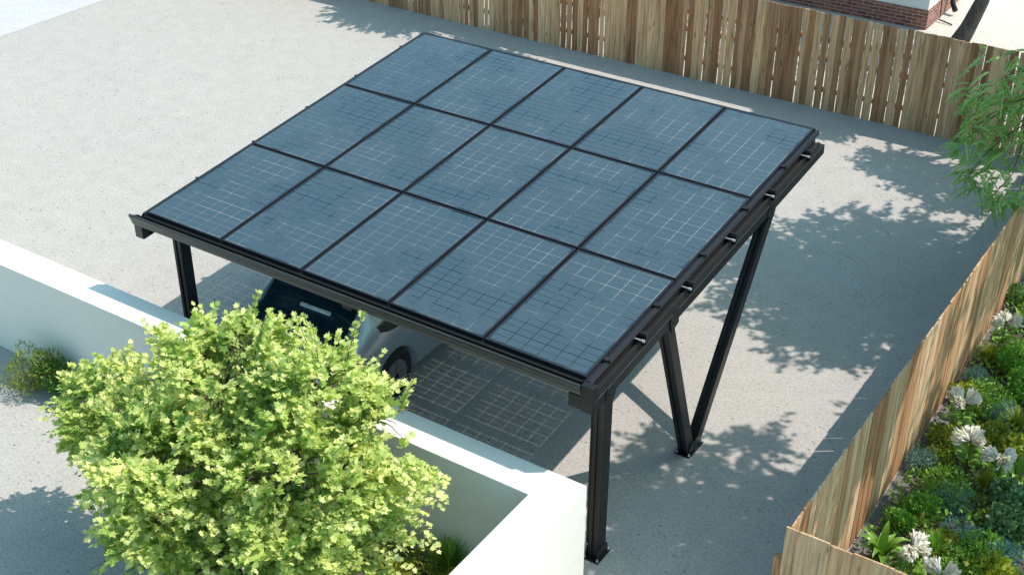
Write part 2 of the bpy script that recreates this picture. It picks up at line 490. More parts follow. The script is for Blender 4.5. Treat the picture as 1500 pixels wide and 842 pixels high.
# ------------------------------------------------------------------ fences
def fence(name, label, A, B, nrm, mat, hgt, posts, tone_fn, gap=.010, wmin=.085, wmax=.15, step=.0, rails=(.35, .90, 1.24), group=None, steprise=0.):
    """boards from A to B (ground points); nrm points to the rail side"""
    A = Vector(A); B = Vector(B); d = (B-A).normalized(); L = (B-A).length; nr = Vector(nrm)
    root = empty(name, A, label, 'fence', group)
    mb = MB(); t = 0.; k = 0
    while t < L-.05:
        wd = random.uniform(wmin, wmax)
        wd = min(wd, L-t)
        off = random.uniform(.0, .006) + (step if k % 2 else 0)
        h = hgt+random.uniform(-.012, .012)
        lean = random.uniform(-.006, .006)
        tone = tone_fn()
        a = A+d*(t+.001)-nr*off; th = .018
        vs = []
        for z, ls in ((-.01, 0), (h, lean)):
            for s_, e in ((0, 0), (wd, 0), (wd, th), (0, th)):
                p = a+d*(s_+ls)-nr*e; vs.append((p.x, p.y, z+(random.uniform(-.004, .004) if z > 1 else 0)))
        mb.add(vs, [(0, 1, 2, 3), (4, 7, 6, 5), (0, 4, 5, 1), (1, 5, 6, 2), (2, 6, 7, 3), (3, 7, 4, 0)], tone)
        t += wd+(random.choice((.002, .002, .003, .004, gap, gap*1.5) if gap > .01 else (.002, .003, .004, gap, .021)))
        k += 1
    mb.build('board_panel', mat, root, bevel=.002, seg=1)
    for z in rails:
        r_ = MB(); r_.bar(A+nr*.022+Vector((0, 0, z)), B+nr*.022+Vector((0, 0, z)), .09, .038, side=(0, 0, 1), tone=.4)
        r_.build('rail', mat, root, bevel=.002, seg=1)
    np_ = int(L/posts)+1
    for i in range(np_):
        q = A+d*min(L-.05, .05+i*posts)+nr*.077
        r_ = MB(); r_.box(q.x-.035, q.x+.035, q.y-.035, q.y+.035, 0, hgt-.42, .3)
        r_.build('post', mat, root, bevel=.003, seg=1)
    return root

def back_tone():
    x = random.random()
    return random.uniform(0, .22) if x < .3 else (random.uniform(.25, .6) if x < .55 else random.uniform(.6, 1.))
fence('wooden_fence', 'long brown vertical board fence running along the back of the drive', (-18, 12.05, 0), (2.12, 12.05, 0), (0, 1, 0), M['fence'], 1.71, 2.4, back_tone, gap=.013)
fence('wooden_fence', 'honey coloured vertical board fence along the left edge of the flower bed', (2.15, -.20, 0), (2.15, 11.98, 0), (-1, 0, 0), M['gfence'], 1.72, 2.4, lambda: random.uniform(0, 1), gap=.009, wmin=.11, wmax=.16)
fence('wooden_fence', 'short run of wide pale boards closing the near end of the flower bed', (2.13, -.24, 0), (6.5, -.24, 0), (0, 1, 0), M['gfence'], 1.74, 2.0, lambda: random.uniform(.1, 1), gap=.004, wmin=.165, wmax=.20)

# ------------------------------------------------------------------ house behind the fence
HR = (-14., 16.9, 0)
h = empty('house', HR, 'white rendered house with a red brick base behind the back fence', 'house')
m = MB(); m.box(-14, -2.10, 16.90, 26, .40, 3.2); wl = m.build('wall', M['house'], h, bevel=.004)
m = MB(); m.box(-14.02, -2.08, 16.88, 26.02, 0, .40); m.build('brick_base', M['brick'], h)
m = MB()
m.add([(-14.4, 16.5, 3.2), (-1.7, 16.5, 3.2), (-1.7, 26.4, 3.2), (-14.4, 26.4, 3.2), (-14.4, 16.5, 3.32), (-1.7, 16.5, 3.32), (-1.7, 26.4, 3.32), (-14.4, 26.4, 3.32), (-11, 21.4, 5.2), (-5, 21.4, 5.2)],
      [(0, 3, 2, 1), (0, 1, 5, 4), (1, 2, 6, 5), (2, 3, 7, 6), (3, 0, 4, 7), (4, 5, 9, 8), (5, 6, 9), (6, 7, 8, 9), (7, 4, 8)])
m.build('roof', M['rooftile'], h)
for x in (-12., -8.6, -5.2):
    m = MB(); m.box(x, x+1.3, 16.87, 16.93, 1.2, 2.5); fr = m.build('window', M['black'], h, bevel=.004)
    for a in (0, 1):
        m = MB(); m.box(x+.05+a*.62, x+.63+a*.62, 16.863, 16.869, 1.25, 2.45)
        g = m.build('pane', M['glass']); g.parent = fr; g.matrix_parent_inverse = Matrix.Translation(Vector((0, 0, 0)))
m = MB(); m.tube([(-1.98, 18.15, 3.2), (-1.98, 18.15, .34), (-1.97, 18.13, .24), (-1.86, 18.02, .12)], [.05, .05, .05, .055], 10)
m.build('downpipe', M['dark'], h, smooth=True)
m = MB(); m.tube([(-2.06, 17.55, .9), (-2.02, 17.55, .08)], .012, 6); m.tube([(-2.06, 17.56, .55), (-2.0, 18.1, .55)], .012, 6)
m.tube([(-2.03, 17.5, .06), (-1.72, 17.42, .03)], .015, 6)
m.build('pipe_bracket', M['dark'], h)

# ------------------------------------------------------------------ carport
H, TL = 2.279, .0962
ct, st = math.cos(TL), math.sin(TL)
def RF(q):
    return Vector((q[0], q[1]*ct-q[2]*st, H+q[1]*st+q[2]*ct))
W, DP = 5.75, 5.25
cp = empty('carport', (-2.85, 2.6, 0), 'black steel carport roofed with fifteen dark blue solar panels', 'carport')

def panel_meshes():
    pw, pl = 1.122, 1.722
    m = MB(); m.box(0, pw, 0, pl, -.005, 0.)
    me = bpy.data.meshes.new('solar_panel'); me.from_pydata(m.v, [], m.f)
    uv = me.uv_layers.new(name='UVMap')
    for p in me.polygons:
        for li in p.loop_indices:
            c = me.vertices[me.loops[li].vertex_index].co
            uv.data[li].uv = ((c.x-.030)/(pw-.060), (c.y-.030)/(pl-.060))
    me.materials.append(M['solar'])
    f = MB(); b = .020
    for x0, x1, y0, y1 in ((-.001, b, -.001, pl+.001), (pw-b, pw+.001, -.001, pl+.001), (b, pw-b, -.001, b), (b, pw-b, pl-b, pl+.001)):
        f.box(x0, x1, y0, y1, -.034, .003)
    fm = bpy.data.meshes.new('panel_frame'); fm.from_pydata(f.v, [], f.f); fm.materials.append(M['frame'])
    return me, fm
pm, fm = panel_meshes()
rotM = Matrix.Rotation(TL, 4, 'X')
for j in range(3):
    for i in range(5):
        o = bpy.data.objects.new('solar_panel', pm); COL.objects.link(o); o.parent = cp
        q = RF((-W+1.15*i+.014, 1.75*j+.014, 0))
        o.matrix_local = Matrix.Translation(q-cp.location) @ rotM
        f = bpy.data.objects.new('panel_frame', fm); COL.objects.link(f); f.parent = o

# rails under the seams
for i in range(0, 6):
    x = -W+1.15*i
    if 0 < i < 5:
        m = MB(); m.box(x-.03, x+.03, 0.0, DP, -.075, -.036, T=RF); m.box(x-.004, x+.004, .02, DP-.02, -.036, -.016, T=RF)
        m.build('mounting_rail', M['black'], cp, bevel=.002, seg=1)
for s_ in (1.75, 3.5):
    for i in range(5):
        x = -W+1.15*i
        m = MB(); m.box(x+.032, x+1.118, s_-.03, s_+.03, -.074, -.0365, T=RF); m.build('cross_rail', M['black'], cp)
for s_ in (.35, 1.25, 2.2, 3.15, 4.1, 5.05):
    m = MB(); m.box(-5.83, -.005, s_-.035, s_+.035, -.185, -.077, T=RF); m.build('purlin', M['black'], cp, bevel=.003, seg=1)
# beams: heavy flange below, shadowed channel and fin above, top rail under the panel edge
def side_beam(x0, sg):
    """x0 inner face; sg +1 outwards to the right"""
    X = lambda a, b: (min(x0+sg*a, x0+sg*b), max(x0+sg*a, x0+sg*b))
    m = MB()
    a, b = X(0, .13); m.box(a, b, -.10, DP+.02, -.305, -.185, T=RF)
    bm_ = m.build('side_beam', M['black'], cp, bevel=.004)
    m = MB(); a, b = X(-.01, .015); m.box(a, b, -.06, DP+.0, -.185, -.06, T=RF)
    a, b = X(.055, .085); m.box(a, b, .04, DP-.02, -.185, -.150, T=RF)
    m.build('beam_web', M['dark'], cp)  # web coloured near-black to deepen the shade in the recess
    m = MB(); a, b = X(-.035, .055); m.box(a, b, -.02, DP+.015, -.062, -.038, T=RF)
    a, b = X(.010, .045); m.box(a, b, -.01, DP+.03, -.038, -.018, T=RF)
    m.build('edge_rail', M['black'], cp, bevel=.003).data.materials[0] = M['frame']
    for s_ in (.86, 1.83, 2.83, 3.82, 4.80):
        m = MB(); a, b = X(.010, .127); m.box(a, b, s_+.035, s_+.065, -.187, -.060, T=RF)
        m.build('stiffener', M['black'], cp, bevel=.002, seg=1)
        a = x0+sg*.02; b = x0+sg*.105
        m = MB(); p0 = RF((a, s_-.01, -.11)); p1 = RF((b, s_-.01, -.11)); p2 = RF((x0+sg*.135, s_-.01, -.11))
        m.tube([p0, p1], .009, 10); m.tube([p1, p2], .015, 10)
        m.build('bolt', M['chrome'], cp, smooth=False)
    for s_ in (.33, 1.3, 2.3, 3.3, 4.3):
        if sg < 0: continue
        m = MB(); a, b = X(-.006, .05); m.box(a, b, s_-.025, s_+.025, -.018, .004, T=RF)
        a, b = X(.04, .062); m.box(a, b, s_-.012, s_+.012, -.03, .009, T=RF)
        m.build('clamp', M['dark'], cp, bevel=.003, seg=1)
    return bm_
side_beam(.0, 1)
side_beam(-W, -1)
m = MB(); m.box(-2.94, -2.82, .0, DP, -.29, -.187, T=RF); m.build('centre_beam', M['black'], cp, bevel=.004)
# front block under the gutter ends and gusset cheek that closes the gutter
for x0, x1 in ((.001, .128),):
    m = MB()
    y0 = -.118
    m.add([(x, y, z) for x in (x0, x1) for y, z in ((y0+.015, H-.02), (-.02, H-.018), (.02, H-.19), (-.07, H-.31), (y0+.015, H-.31))],
          [(0, 1, 2, 3, 4), (9, 8, 7, 6, 5), (0, 5, 6, 1), (1, 6, 7, 2), (2, 7, 8, 3), (3, 8, 9, 4), (4, 9, 5, 0)])
    m.build('end_plate', M['black'], cp, bevel=.003)
    m = MB(); m.box(min(x0, x1)-(.13 if x0 > -1 else -.10), x0-.002 if x0 > -1 else x1+.10, -.10, -.005, H-.295, H-.150)
    m.build('end_block', M['black'], cp, bevel=.004)
m = MB(); m.box(-5.862, -5.742, -.095, -.005, H-.300, H-.142); m.build('end_block', M['gutter'], cp, bevel=.004)
# gutter
gz = H-.006
prof = [(-.112, .0), (-.128, -.008), (-.132, -.024), (-.120, -.060), (-.112, -.068), (-.112, -.080), (-.104, -.088), (-.094, -.138),
        (-.020, -.138), (-.012, -.050), (-.020, -.050), (-.030, -.120), (-.086, -.120), (-.102, -.030), (-.104, -.006)]
m = MB(); m.extrude_x([(y, gz+z) for y, z in prof], -5.885, -.002)
m.build('gutter', M['gutter'], cp, bevel=.0015, seg=1)
m = MB(); m.extrude_x([(-.103, gz-.02), (-.088, gz-.118), (-.03, gz-.118), (-.022, gz-.052)], -5.885, -5.875); m.build('gutter_cap', M['gutter'], cp)
m = MB(); m.box(-W-.01, -.002, -.012, .0, -.16, -.036, T=RF); m.box(-W-.01, -.037, -.03, .06, -.066, -.040, T=RF); m.build('front_fascia', M['dark'], cp)
m = MB(); m.box(-W, -.002, DP, DP+.03, -.16, -.012, T=RF); m.build('rear_fascia', M['black'], cp)
# downpipe
m = MB()
m.tube([(-.115, -.05, H-.14), (-.115, -.05, 2.05), (-.105, -.035, 2.00), (-.08, .03, 1.97), (-.045, .17, 1.96), (-.03, .21, 1.93), (-.03, .215, 1.85), (-.03, .215, .12)], .024, 10)
m.build('downpipe', M['dark'], cp, smooth=True)

def profile_member(name, a, b, side=(1, 0, 0), wx=.12, wd=.15):
    """hollow-section look: a core with two proud flanges and a shadow groove on the -y face"""
    a = Vector(a); b = Vector(b); ax = (b-a).normalized(); sd = Vector(side); ot = ax.cross(sd).normalized()
    m = MB()
    m.bar(a, b, wx, wd-.030, side=side)
    for k in (-1, 1):
        for e in (-1, 1):
            m.bar(a+sd*k*(wx/2-.021)+ot*e*(wd/2-.0085), b+sd*k*(wx/2-.021)+ot*e*(wd/2-.0085), .042, .017, side=side)
    return m.build(name, M['black'], cp, bevel=.003)

def base_plate(x, y, lx, ly, member):
    m = MB(); m.box(x-lx/2, x+lx/2, y-ly/2, y+ly/2, .002, .014)
    o = m.build('base_plate', M['black'], cp, bevel=.002, seg=1)
    for k in (-1, 1):
        m = MB(); xo = x+k*(.068)
        m.add([(xx, y+yy, z) for xx in (xo-.004, xo+.004) for yy, z in ((-ly/2+.02, .013), (ly/2-.02, .013), (ly/2-.05, .13), (ly/2-.075, .155), (-ly/2+.075, .155), (-ly/2+.05, .13))],
              [(0, 1, 2, 3, 4, 5), (11, 10, 9, 8, 7, 6)]+[(i, 6+i, 6+(i+1) % 6, (i+1) % 6) for i in range(6)])
        m.build('foot_bracket', M['black'], cp)
    for i in (-1, 1):
        for j in (-1, 1):
            bx, by = x+i*(lx/2-.022), y+j*(ly/2-.025)
            m = MB(); m.tube([(bx, by, .014), (bx, by, .028)], .014, 6); m.tube([(bx, by, .028), (bx, by, .042)], .007, 8)
            c = m.build('anchor_bolt', M['chrome']); c.parent = o; c.matrix_parent_inverse = Matrix.Identity(4)
    return o

def gusset(x, y, z, lean=0.):
    m = MB()
    pts = [(-.075, -.17), (.075, -.17), (.10, -.08), (.10, .03), (-.055, -.0), (-.075, -.03)]
    c, s = math.cos(lean), math.sin(lean)
    P = [(y+a*c-b*s, z+a*s+b*c) for a, b in pts]
    m.add([(xx, yy, zz) for xx in (x, x+.010) for yy, zz in P],
          [(0, 1, 2, 3, 4, 5), (11, 10, 9, 8, 7, 6)]+[(i, 6+i, 6+(i+1) % 6, (i+1) % 6) for i in range(6)])
    o = m.build('gusset_plate', M['black'], cp, bevel=.002, seg=1)
    for a, b in ((-.03, -.07), (.04, -.03)):
        m = MB(); yy, zz = y+a*c-b*s, z+a*s+b*c
        m.tube([(x+.010, yy, zz), (x+.022, yy, zz)], .010, 6)
        k = m.build('bolt', M['dark']); k.parent = o; k.matrix_parent_inverse = Matrix.Identity(4)

for sx, y0 in ((.068, .22), (-5.58, .30)):
    zt = H+y0*st-.29
    profile_member('post', (sx, y0, .012), (sx, y0, zt))
    base_plate(sx, y0, .19, .27, None)
    # V struts
    yb = 2.28
    profile_member('strut', (sx, yb-.07, .012), (sx, 1.42, H+1.42*st-.29), wx=.12, wd=.14)
    profile_member('strut', (sx, yb+.07, .012), (sx, 3.86, H+3.86*st-.29), wx=.12, wd=.14)
    base_plate(sx, yb, .19, .36, None)
    gx = sx+.064
    gusset(gx, y0+.0, zt+.10, 0)
    gusset(gx, 1.45, H+1.42*st-.19, .35)
    gusset(gx, 3.82, H+3.82*st-.19, -.55)

# ------------------------------------------------------------------ car
CX, CY = -4.10, .28
car = empty('parked_car', (CX, CY, 0), 'silver hatchback with dark glass and roof parked nose-in under the carport', 'car')
sta = [
 (0.00, [(0, .32), (.55, .32), (.70, .40), (.74, .62), (.70, .86), (.60, .93), (.46, .95), (0, .96)]),
 (0.10, [(0, .20), (.68, .20), (.83, .33), (.86, .62), (.82, .91), (.69, 1.00), (.54, 1.03), (0, 1.05)]),
 (0.38, [(0, .18), (.74, .18), (.86, .30), (.885, .62), (.86, .95), (.68, 1.20), (.55, 1.24), (0, 1.27)]),
 (0.66, [(0, .17), (.76, .17), (.87, .28), (.89, .62), (.86, .96), (.64, 1.41), (.53, 1.45), (0, 1.48)]),
 (1.15, [(0, .17), (.78, .17), (.87, .27), (.88, .62), (.855, .96), (.63, 1.45), (.52, 1.50), (0, 1.52)]),
 (1.90, [(0, .17), (.78, .17), (.87, .26), (.88, .62), (.855, .955), (.63, 1.46), (.52, 1.51), (0, 1.53)]),
 (2.45, [(0, .17), (.78, .17), (.87, .26), (.88, .62), (.855, .95), (.62, 1.42), (.51, 1.46), (0, 1.48)]),
 (3.10, [(0, .17), (.76, .17), (.87, .28), (.885, .62), (.85, .94), (.72, 1.00), (.58, 1.03), (0, 1.05)]),
 (3.62, [(0, .18), (.74, .18), (.86, .30), (.87, .60), (.82, .84), (.70, .90), (.52, .92), (0, .94)]),
 (4.00, [(0, .20), (.66, .20), (.78, .32), (.78, .56), (.72, .72), (.60, .77), (.44, .79), (0, .80)]),
 (4.14, [(0, .30), (.50, .30), (.62, .38), (.62, .52), (.56, .62), (.48, .66), (.36, .67), (0, .68)])]
bm = bmesh.new(); rings = []
for y, pr in sta:
    R = [bm.verts.new((x, y, z)) for x, z in pr]+[bm.verts.new((-x, y, z)) for x, z in reversed(pr[1:-1])]
    rings.append(R)
nr = len(rings[0])
for k in range(len(rings)-1):
    y = sta[k][0]
    for i in range(nr):
        j = (i+1) % nr
        f = bm.faces.new((rings[k][i], rings[k][j], rings[k+1][j], rings[k+1][i]))
        ii = i if i < 7 else 13-i
        mi = 0
        if ii == 4 and .6 < y < 3.0: mi = 2
        if ii in (5, 6) and .05 < y < .6: mi = 1
        if ii in (5, 6) and .6 < y < 2.4: mi = 4
        if ii in (5, 6) and 2.4 < y < 3.0: mi = 3
        f.material_index = mi; f.smooth = True
bm.faces.new(rings[0]); bm.faces.new(list(reversed(rings[-1])))
bmesh.ops.recalc_face_normals(bm, faces=bm.faces)
cr = bm.edges.layers.float.new('crease_edge')
for e in bm.edges:
    ms = {f.material_index for f in e.link_faces}
    if len(ms) > 1: e[cr] = .55
me = bpy.data.meshes.new('tmp_body'); bm.to_mesh(me); bm.free()
for k in ('paint', 'glass', 'glass', 'glass', 'roofpaint', 'dark'): me.materials.append(M[k])
tb = bpy.data.objects.new('tmp_body', me); COL.objects.link(tb)
cut = MB()
WH = (.92, 3.38)
for y in WH:
    for s_ in (-1, 1):
        cut.tube([(s_*.60, y, .33), (s_*1.1, y, .33)], .375, 40)
cu = cut.build('tmp_cut', M['dark'])
mm = tb.modifiers.new('s', 'SUBSURF'); mm.levels = 3; mm.render_levels = 3
b_ = tb.modifiers.new('b', 'BOOLEAN'); b_.operation = 'DIFFERENCE'; b_.object = cu; b_.solver = 'EXACT'
bpy.context.view_layer.update()
ev = tb.evaluated_get(bpy.context.evaluated_depsgraph_get())
fin = bpy.data.meshes.new_from_object(ev)
bpy.data.objects.remove(cu); bpy.data.objects.remove(tb)
def split(idx, name, mat, push=0.):
    b = bmesh.new(); b.from_mesh(fin)
    bmesh.ops.delete(b, geom=[f for f in b.faces if f.material_index not in idx or f.calc_center_median().x*push < 0], context='FACES')
    for f in b.faces: f.material_index = 0; f.smooth = True
    q = bpy.data.meshes.new(name); b.to_mesh(q); b.free(); q.materials.append(mat)
    o = bpy.data.objects.new(name, q); COL.objects.link(o); o.parent = car
    return o
split({0, 5}, 'body', M['paint']); split({4}, 'roof', M['roofpaint'])
split({1}, 'rear_window', M['glass']); split({2}, 'side_windows', M['glass'], 1); split({2}, 'side_windows', M['glass'], -1); split({3}, 'windscreen', M['glass'])
def cpart(mb, name, mat, par=None, **kw):
    o = mb.build(name, mat, None, **kw); o.parent = par or car
    return o
for y in WH:
    for s_ in (-1, 1):
        m = MB(); m.tube([(s_*.66, y, .33), (s_*.68, y, .33), (s_*.84, y, .33), (s_*.86, y, .33)], [.29, .325, .325, .29], 36)
        t = cpart(m, 'wheel', M['tyre'], smooth=False)
        m = MB(); m.tube([(s_*.80, y, .33), (s_*.864, y, .33)], [.215, .20], 30)
        for k in range(5):
            a = 2*PI*k/5
            m.bar((s_*.868, y, .33), (s_*.868, y+math.cos(a)*.19, .33+math.sin(a)*.19), .016, .05, side=(1, 0, 0))
        cpart(m, 'rim', M['alloy'], t)
        m = MB(); m.tube([(s_*.58, y, .33), (s_*.62, y, .33)], .37, 24); cpart(m, 'wheel_well', M['dark'])
for s_ in (-1, 1):
    m = MB()
    m.add([(s_*a, b, c) for a, b, c in ((.50, -.002, .80), (.735, .035, .78), (.835, .17, .80), (.835, .20, .93), (.72, .045, .925), (.50, .012, .90),
                                        (.50, .05, .80), (.70, .09, .78), (.80, .2, .80), (.80, .23, .93), (.69, .09, .925), (.50, .06, .90))],
          [(0, 1, 4, 5), (1, 2, 3, 4), (6, 11, 10, 7), (7, 10, 9, 8), (0, 5, 11, 6), (2, 8, 9, 3), (0, 6, 7, 1), (1, 7, 8, 2), (5, 4, 10, 11), (4, 3, 9, 10)])
    cpart(m, 'tail_light', M['red'], bevel=.008)
    m = MB(); m.box(s_*.62-.11, s_*.62+.11, 3.96, 4.06, .60, .70); cpart(m, 'headlight', M['lens'], bevel=.02)
    m = MB(); m.box(s_*.93-.07, s_*.93+.07, 2.60, 2.72, .95, 1.06); cpart(m, 'wing_mirror', M['paint'], bevel=.025)
    for y in (1.35, 2.25):
        m = MB(); m.box(s_*.885-.014, s_*.885+.014, y, y+.16, .80, .825); cpart(m, 'door_handle', M['alloy'], bevel=.006)
m = MB(); m.box(-.50, .50, .56, .70, 1.475, 1.505); cpart(m, 'spoiler', M['roofpaint'], bevel=.012)
m = MB(); m.bar((-.02, .365, 1.305), (.40, .385, 1.30), .045, .03, side=(0, .8, .6)); cpart(m, 'rear_window_glint', M['lens'], bevel=.006)  # pale bar standing in for a bright reflection on the rear window
m = MB(); m.box(-.66, .66, -.03, .10, .36, .56); cpart(m, 'rear_bumper', M['paint'], bevel=.04)
m = MB(); m.box(-.26, .26, -.012, .02, .66, .77); cpart(m, 'number_plate', M['lens'], bevel=.004)

# ------------------------------------------------------------------ the lime green shrub tree in front
def blob_points(blobs, n, shell=.45, up=.25):
    vol = np.array([b[3]**2.3 for b in blobs]); pr = vol/vol.sum()
    idx = rng.choice(len(blobs), n, p=pr)
    C = np.array([b[:3] for b in blobs])[idx]; R = np.array([b[3] for b in blobs])[idx]
    d = rand_dirs(n); rr = R*(shell+(1-shell)*rng.random(n)**.6)
    return C+d*rr[:, None], d, R

tree = empty('maple_tree', (-2.1, -2.35, 0), 'bushy lime green maple tree in front of the white wall', 'tree')
BL = [(-2.60, -2.0, 2.28, .74), (-4.12, -2.10, 1.58, .54), (-1.65, -1.75, 2.54, .50), (-3.05, -2.25, 1.55, .72), (-1.66, -2.2, 1.95, .80), (-1.20, -1.6, 2.30, .36),
      (-1.28, -1.65, 1.45, .36), (-1.85, -2.5, 1.25, .78), (-2.41, -1.65, 2.56, .36), (-3.5, -1.8, 1.95, .40), (-2.5, -2.9, 1.9, .66), (-2.15, -2.6, .98, .70), (-2.85, -2.45, 1.05, .60), (-1.5, -2.3, 1.05, .62)]
mb = MB()
base = Vector((-2.1, -2.35, 0)); ends = []
for k in range(9):
    a = 2*PI*k/9+random.uniform(-.3, .3)
    q = base+Vector((math.cos(a)*.10, math.sin(a)*.10, 0))
    b = BL[k % len(BL)]
    p1 = Vector(b[:3])*.45+base*.55+Vector((0, 0, .25))
    limb(mb, q, p1, .040, .026, .1, 7); limb(mb, p1, Vector(b[:3]), .026, .014, .15, 6); ends.append((p1, Vector(b[:3]), b[3]))
for b in BL:
    c = Vector(b[:3])
    s0 = min((e[0] for e in ends), key=lambda e: (e-c).length)
    limb(mb, s0, c, .020, .012, .15, 6)
    for i in range(int(22*b[3]/.6)):
        d = Vector(rand_dirs(1)[0]); d.z = abs(d.z)*.8-.15
        limb(mb, c+d*b[3]*.15, c+d*b[3]*random.uniform(.85, 1.15), .008, .003, .2, 4, bow=(0, 0, .05))
SUB = []
for b in BL:
    for _ in range(7):
        d_ = rand_dirs(1)[0]; d_[2] = abs(d_[2])*.9-.2
        SUB.append((b[0]+d_[0]*b[3]*.85, b[1]+d_[1]*b[3]*.85, b[2]+d_[2]*b[3]*.85, b[3]*random.uniform(.24, .42)))
P0, d, R = blob_points(BL+SUB*2, 6800, .45)
from mathutils import noise as mnoise
keep = np.array([mnoise.noise(Vector(q)*2.3) > -.08 for q in P0])
P0, d, R = P0[keep], d[keep], R[keep]
D0 = unit(d*.9+np.array([.05, -.05, .42])+rng.normal(0, .35, P0.shape))
L = rng.uniform(.14, .34, len(P0))
P0 = P0-D0*L[:, None]*.5
parts = [spray_leaves(P0, D0, L, 6, .078, droop=.5)]
# longer shoots that break the outline
ns = 230
P1, d, R = blob_points(BL, ns, .92)
D1 = unit(d*1.0+np.array([0, 0, .55])+rng.normal(0, .2, P1.shape))
L1 = rng.uniform(.30, .55, ns); P1 = P1-D1*.15
parts.append(spray_leaves(P1, D1, L1, 11, .072, droop=.35))
for i in range(ns):
    a = Vector(P1[i]); b = a+Vector(D1[i])*L1[i]
    mb.tube([a, b], [.005, .002], 4, cap=False)
# level plumes reaching right at the near wall
PL = [(-1.2, -1.7, 1.75), (-1.25, -1.75, 1.55), (-1.1, -1.6, 1.9), (-1.3, -1.9, 1.2), (-4.2, -2.2, 1.7), (-4.25, -2.3, 1.4), (-4.1, -2.3, 1.2), (-1.3, -1.7, 1.35)]
for q in PL:
    k = 7; sx = 1 if q[0] > -3 else -1
    P2 = np.array([q]*k)+rng.normal(0, .10, (k, 3)); D2 = unit(np.array([[sx*1., .12, .10]]*k)+rng.normal(0, .16, (k, 3)))
    L2 = rng.uniform(.40, .62, k); parts.append(spray_leaves(P2, D2, L2, 12, .076, droop=.35))
Ps, Ds, Ns, Sz, Tn = cat_(parts)
Tn = Tn+rng.normal(0, .13, len(Tn))+.35*np.array([mnoise.noise(Vector(q)*3.1) for q in Ps])
leaf_mesh('crown', Ps, Ds, Ns, Sz, Tn, MAPLE_V, MAPLE_F, M['maple'], tree)
mb.build('trunk', M['twig'], tree, smooth=True)

# ------------------------------------------------------------------ tall trees round the drive (they throw the dappled shade)
def tall_tree(loc, crowns, label, nleaf, leaf=.11, group='tall trees around the drive'):
    t = empty('tall_tree', loc, label, 'tree', group)
    mb = MB(); base = Vector(loc)
    zc = min(c[2]-c[3]*.5 for c in crowns)
    mid = Vector((sum(c[0] for c in crowns)/len(crowns), sum(c[1] for c in crowns)/len(crowns), zc))
    fork = base.lerp(mid, .75); fork.z = zc*.8
    limb(mb, base, fork, .19, .12, .06, 12, seg=8)
    for c in crowns:
        limb(mb, fork, c[:3], .09, .035, .12, 8)
        for i in range(14):
            d = Vector(rand_dirs(1)[0])
            limb(mb, c[:3], Vector(c[:3])+d*c[3]*.9, .03, .008, .15, 5)
    mb.build('trunk', M['bark'], t, smooth=True)
    k = int(nleaf/14)
    P0, d, R = blob_points(crowns, k, .25)
    D0 = unit(d+rng.normal(0, .5, P0.shape)); L = rng.uniform(.25, .55, k)
    A = spray_leaves(P0-D0*.2, D0, L, 7, leaf, .3)
    leaf_mesh('crown', *A, OVAL_V*np.array([1.5, 1, 1]), OVAL_F, M['shade_leaf'], t)
    return t
# crown centre = shade centre + (.54,.36)*height
tall_tree((4.8, 9.8, 0), [(3.3, 9.2, 6.0, 1.15), (2.55, 9.7, 6.0, .95), (3.3, 10.4, 6.0, 1.1), (2.9, 8.1, 6.0, 1.0), (4.0, 9.4, 6.2, 1.1), (4.1, 8.2, 6.1, 1.0), (4.3, 10.6, 6.2, 1.0), (2.3, 8.7, 5.8, .8), (3.6, 7.4, 6.0, .7), (1.75, 8.8, 5.9, .5)],
          'tall dark tree standing right of the garden, outside the picture', 21000)
tall_tree((5.0, 4.4, 0), [(3.5, 4.0, 6.2, .85), (4.0, 3.3, 6.2, .8), (4.5, 4.3, 6.5, .6), (3.2, 3.3, 6.0, .55), (4.8, 3.2, 6.5, .7), (4.0, 5.2, 6.4, .45), (4.3, 2.3, 6.5, .6), (3.0, 4.6, 6.2, .35), (3.6, 2.6, 6.2, .5)],
          'tall airy tree standing right of the near flower bed, outside the picture', 8500)
tall_tree((6.6, 6.6, 0), [(6.0, 6.4, 6.2, .8), (5.6, 4.9, 6.3, .6), (6.7, 5.2, 6.5, .8), (5.9, 8.0, 6.4, .7), (6.6, 3.6, 6.4, .6), (5.1, 6.3, 6.2, .6), (5.0, 7.6, 6.2, .55)],
          'airy tree farthest right beyond the flower bed, outside the picture', 2500)
tall_tree((-8.0, 14.0, 0), [(-9.2, 13.5, 5.0, .95), (-8.3, 13.3, 5.1, .7), (-6.5, 13.0, 5.0, .5), (-5.8, 12.9, 5.0, .4)],
          'tall tree behind the far left of the back fence, above the picture', 9000)
tall_tree((4.6, 15.2, 0), [(-.2, 13.2, 5.0, .5), (.8, 13.3, 5.0, .45), (2.2, 12.7, 5.3, .55), (2.9, 12.4, 5.3, .6), (3.5, 12.0, 5.3, .5)],
          'tall tree behind the right part of the back fence, above the picture', 6000)

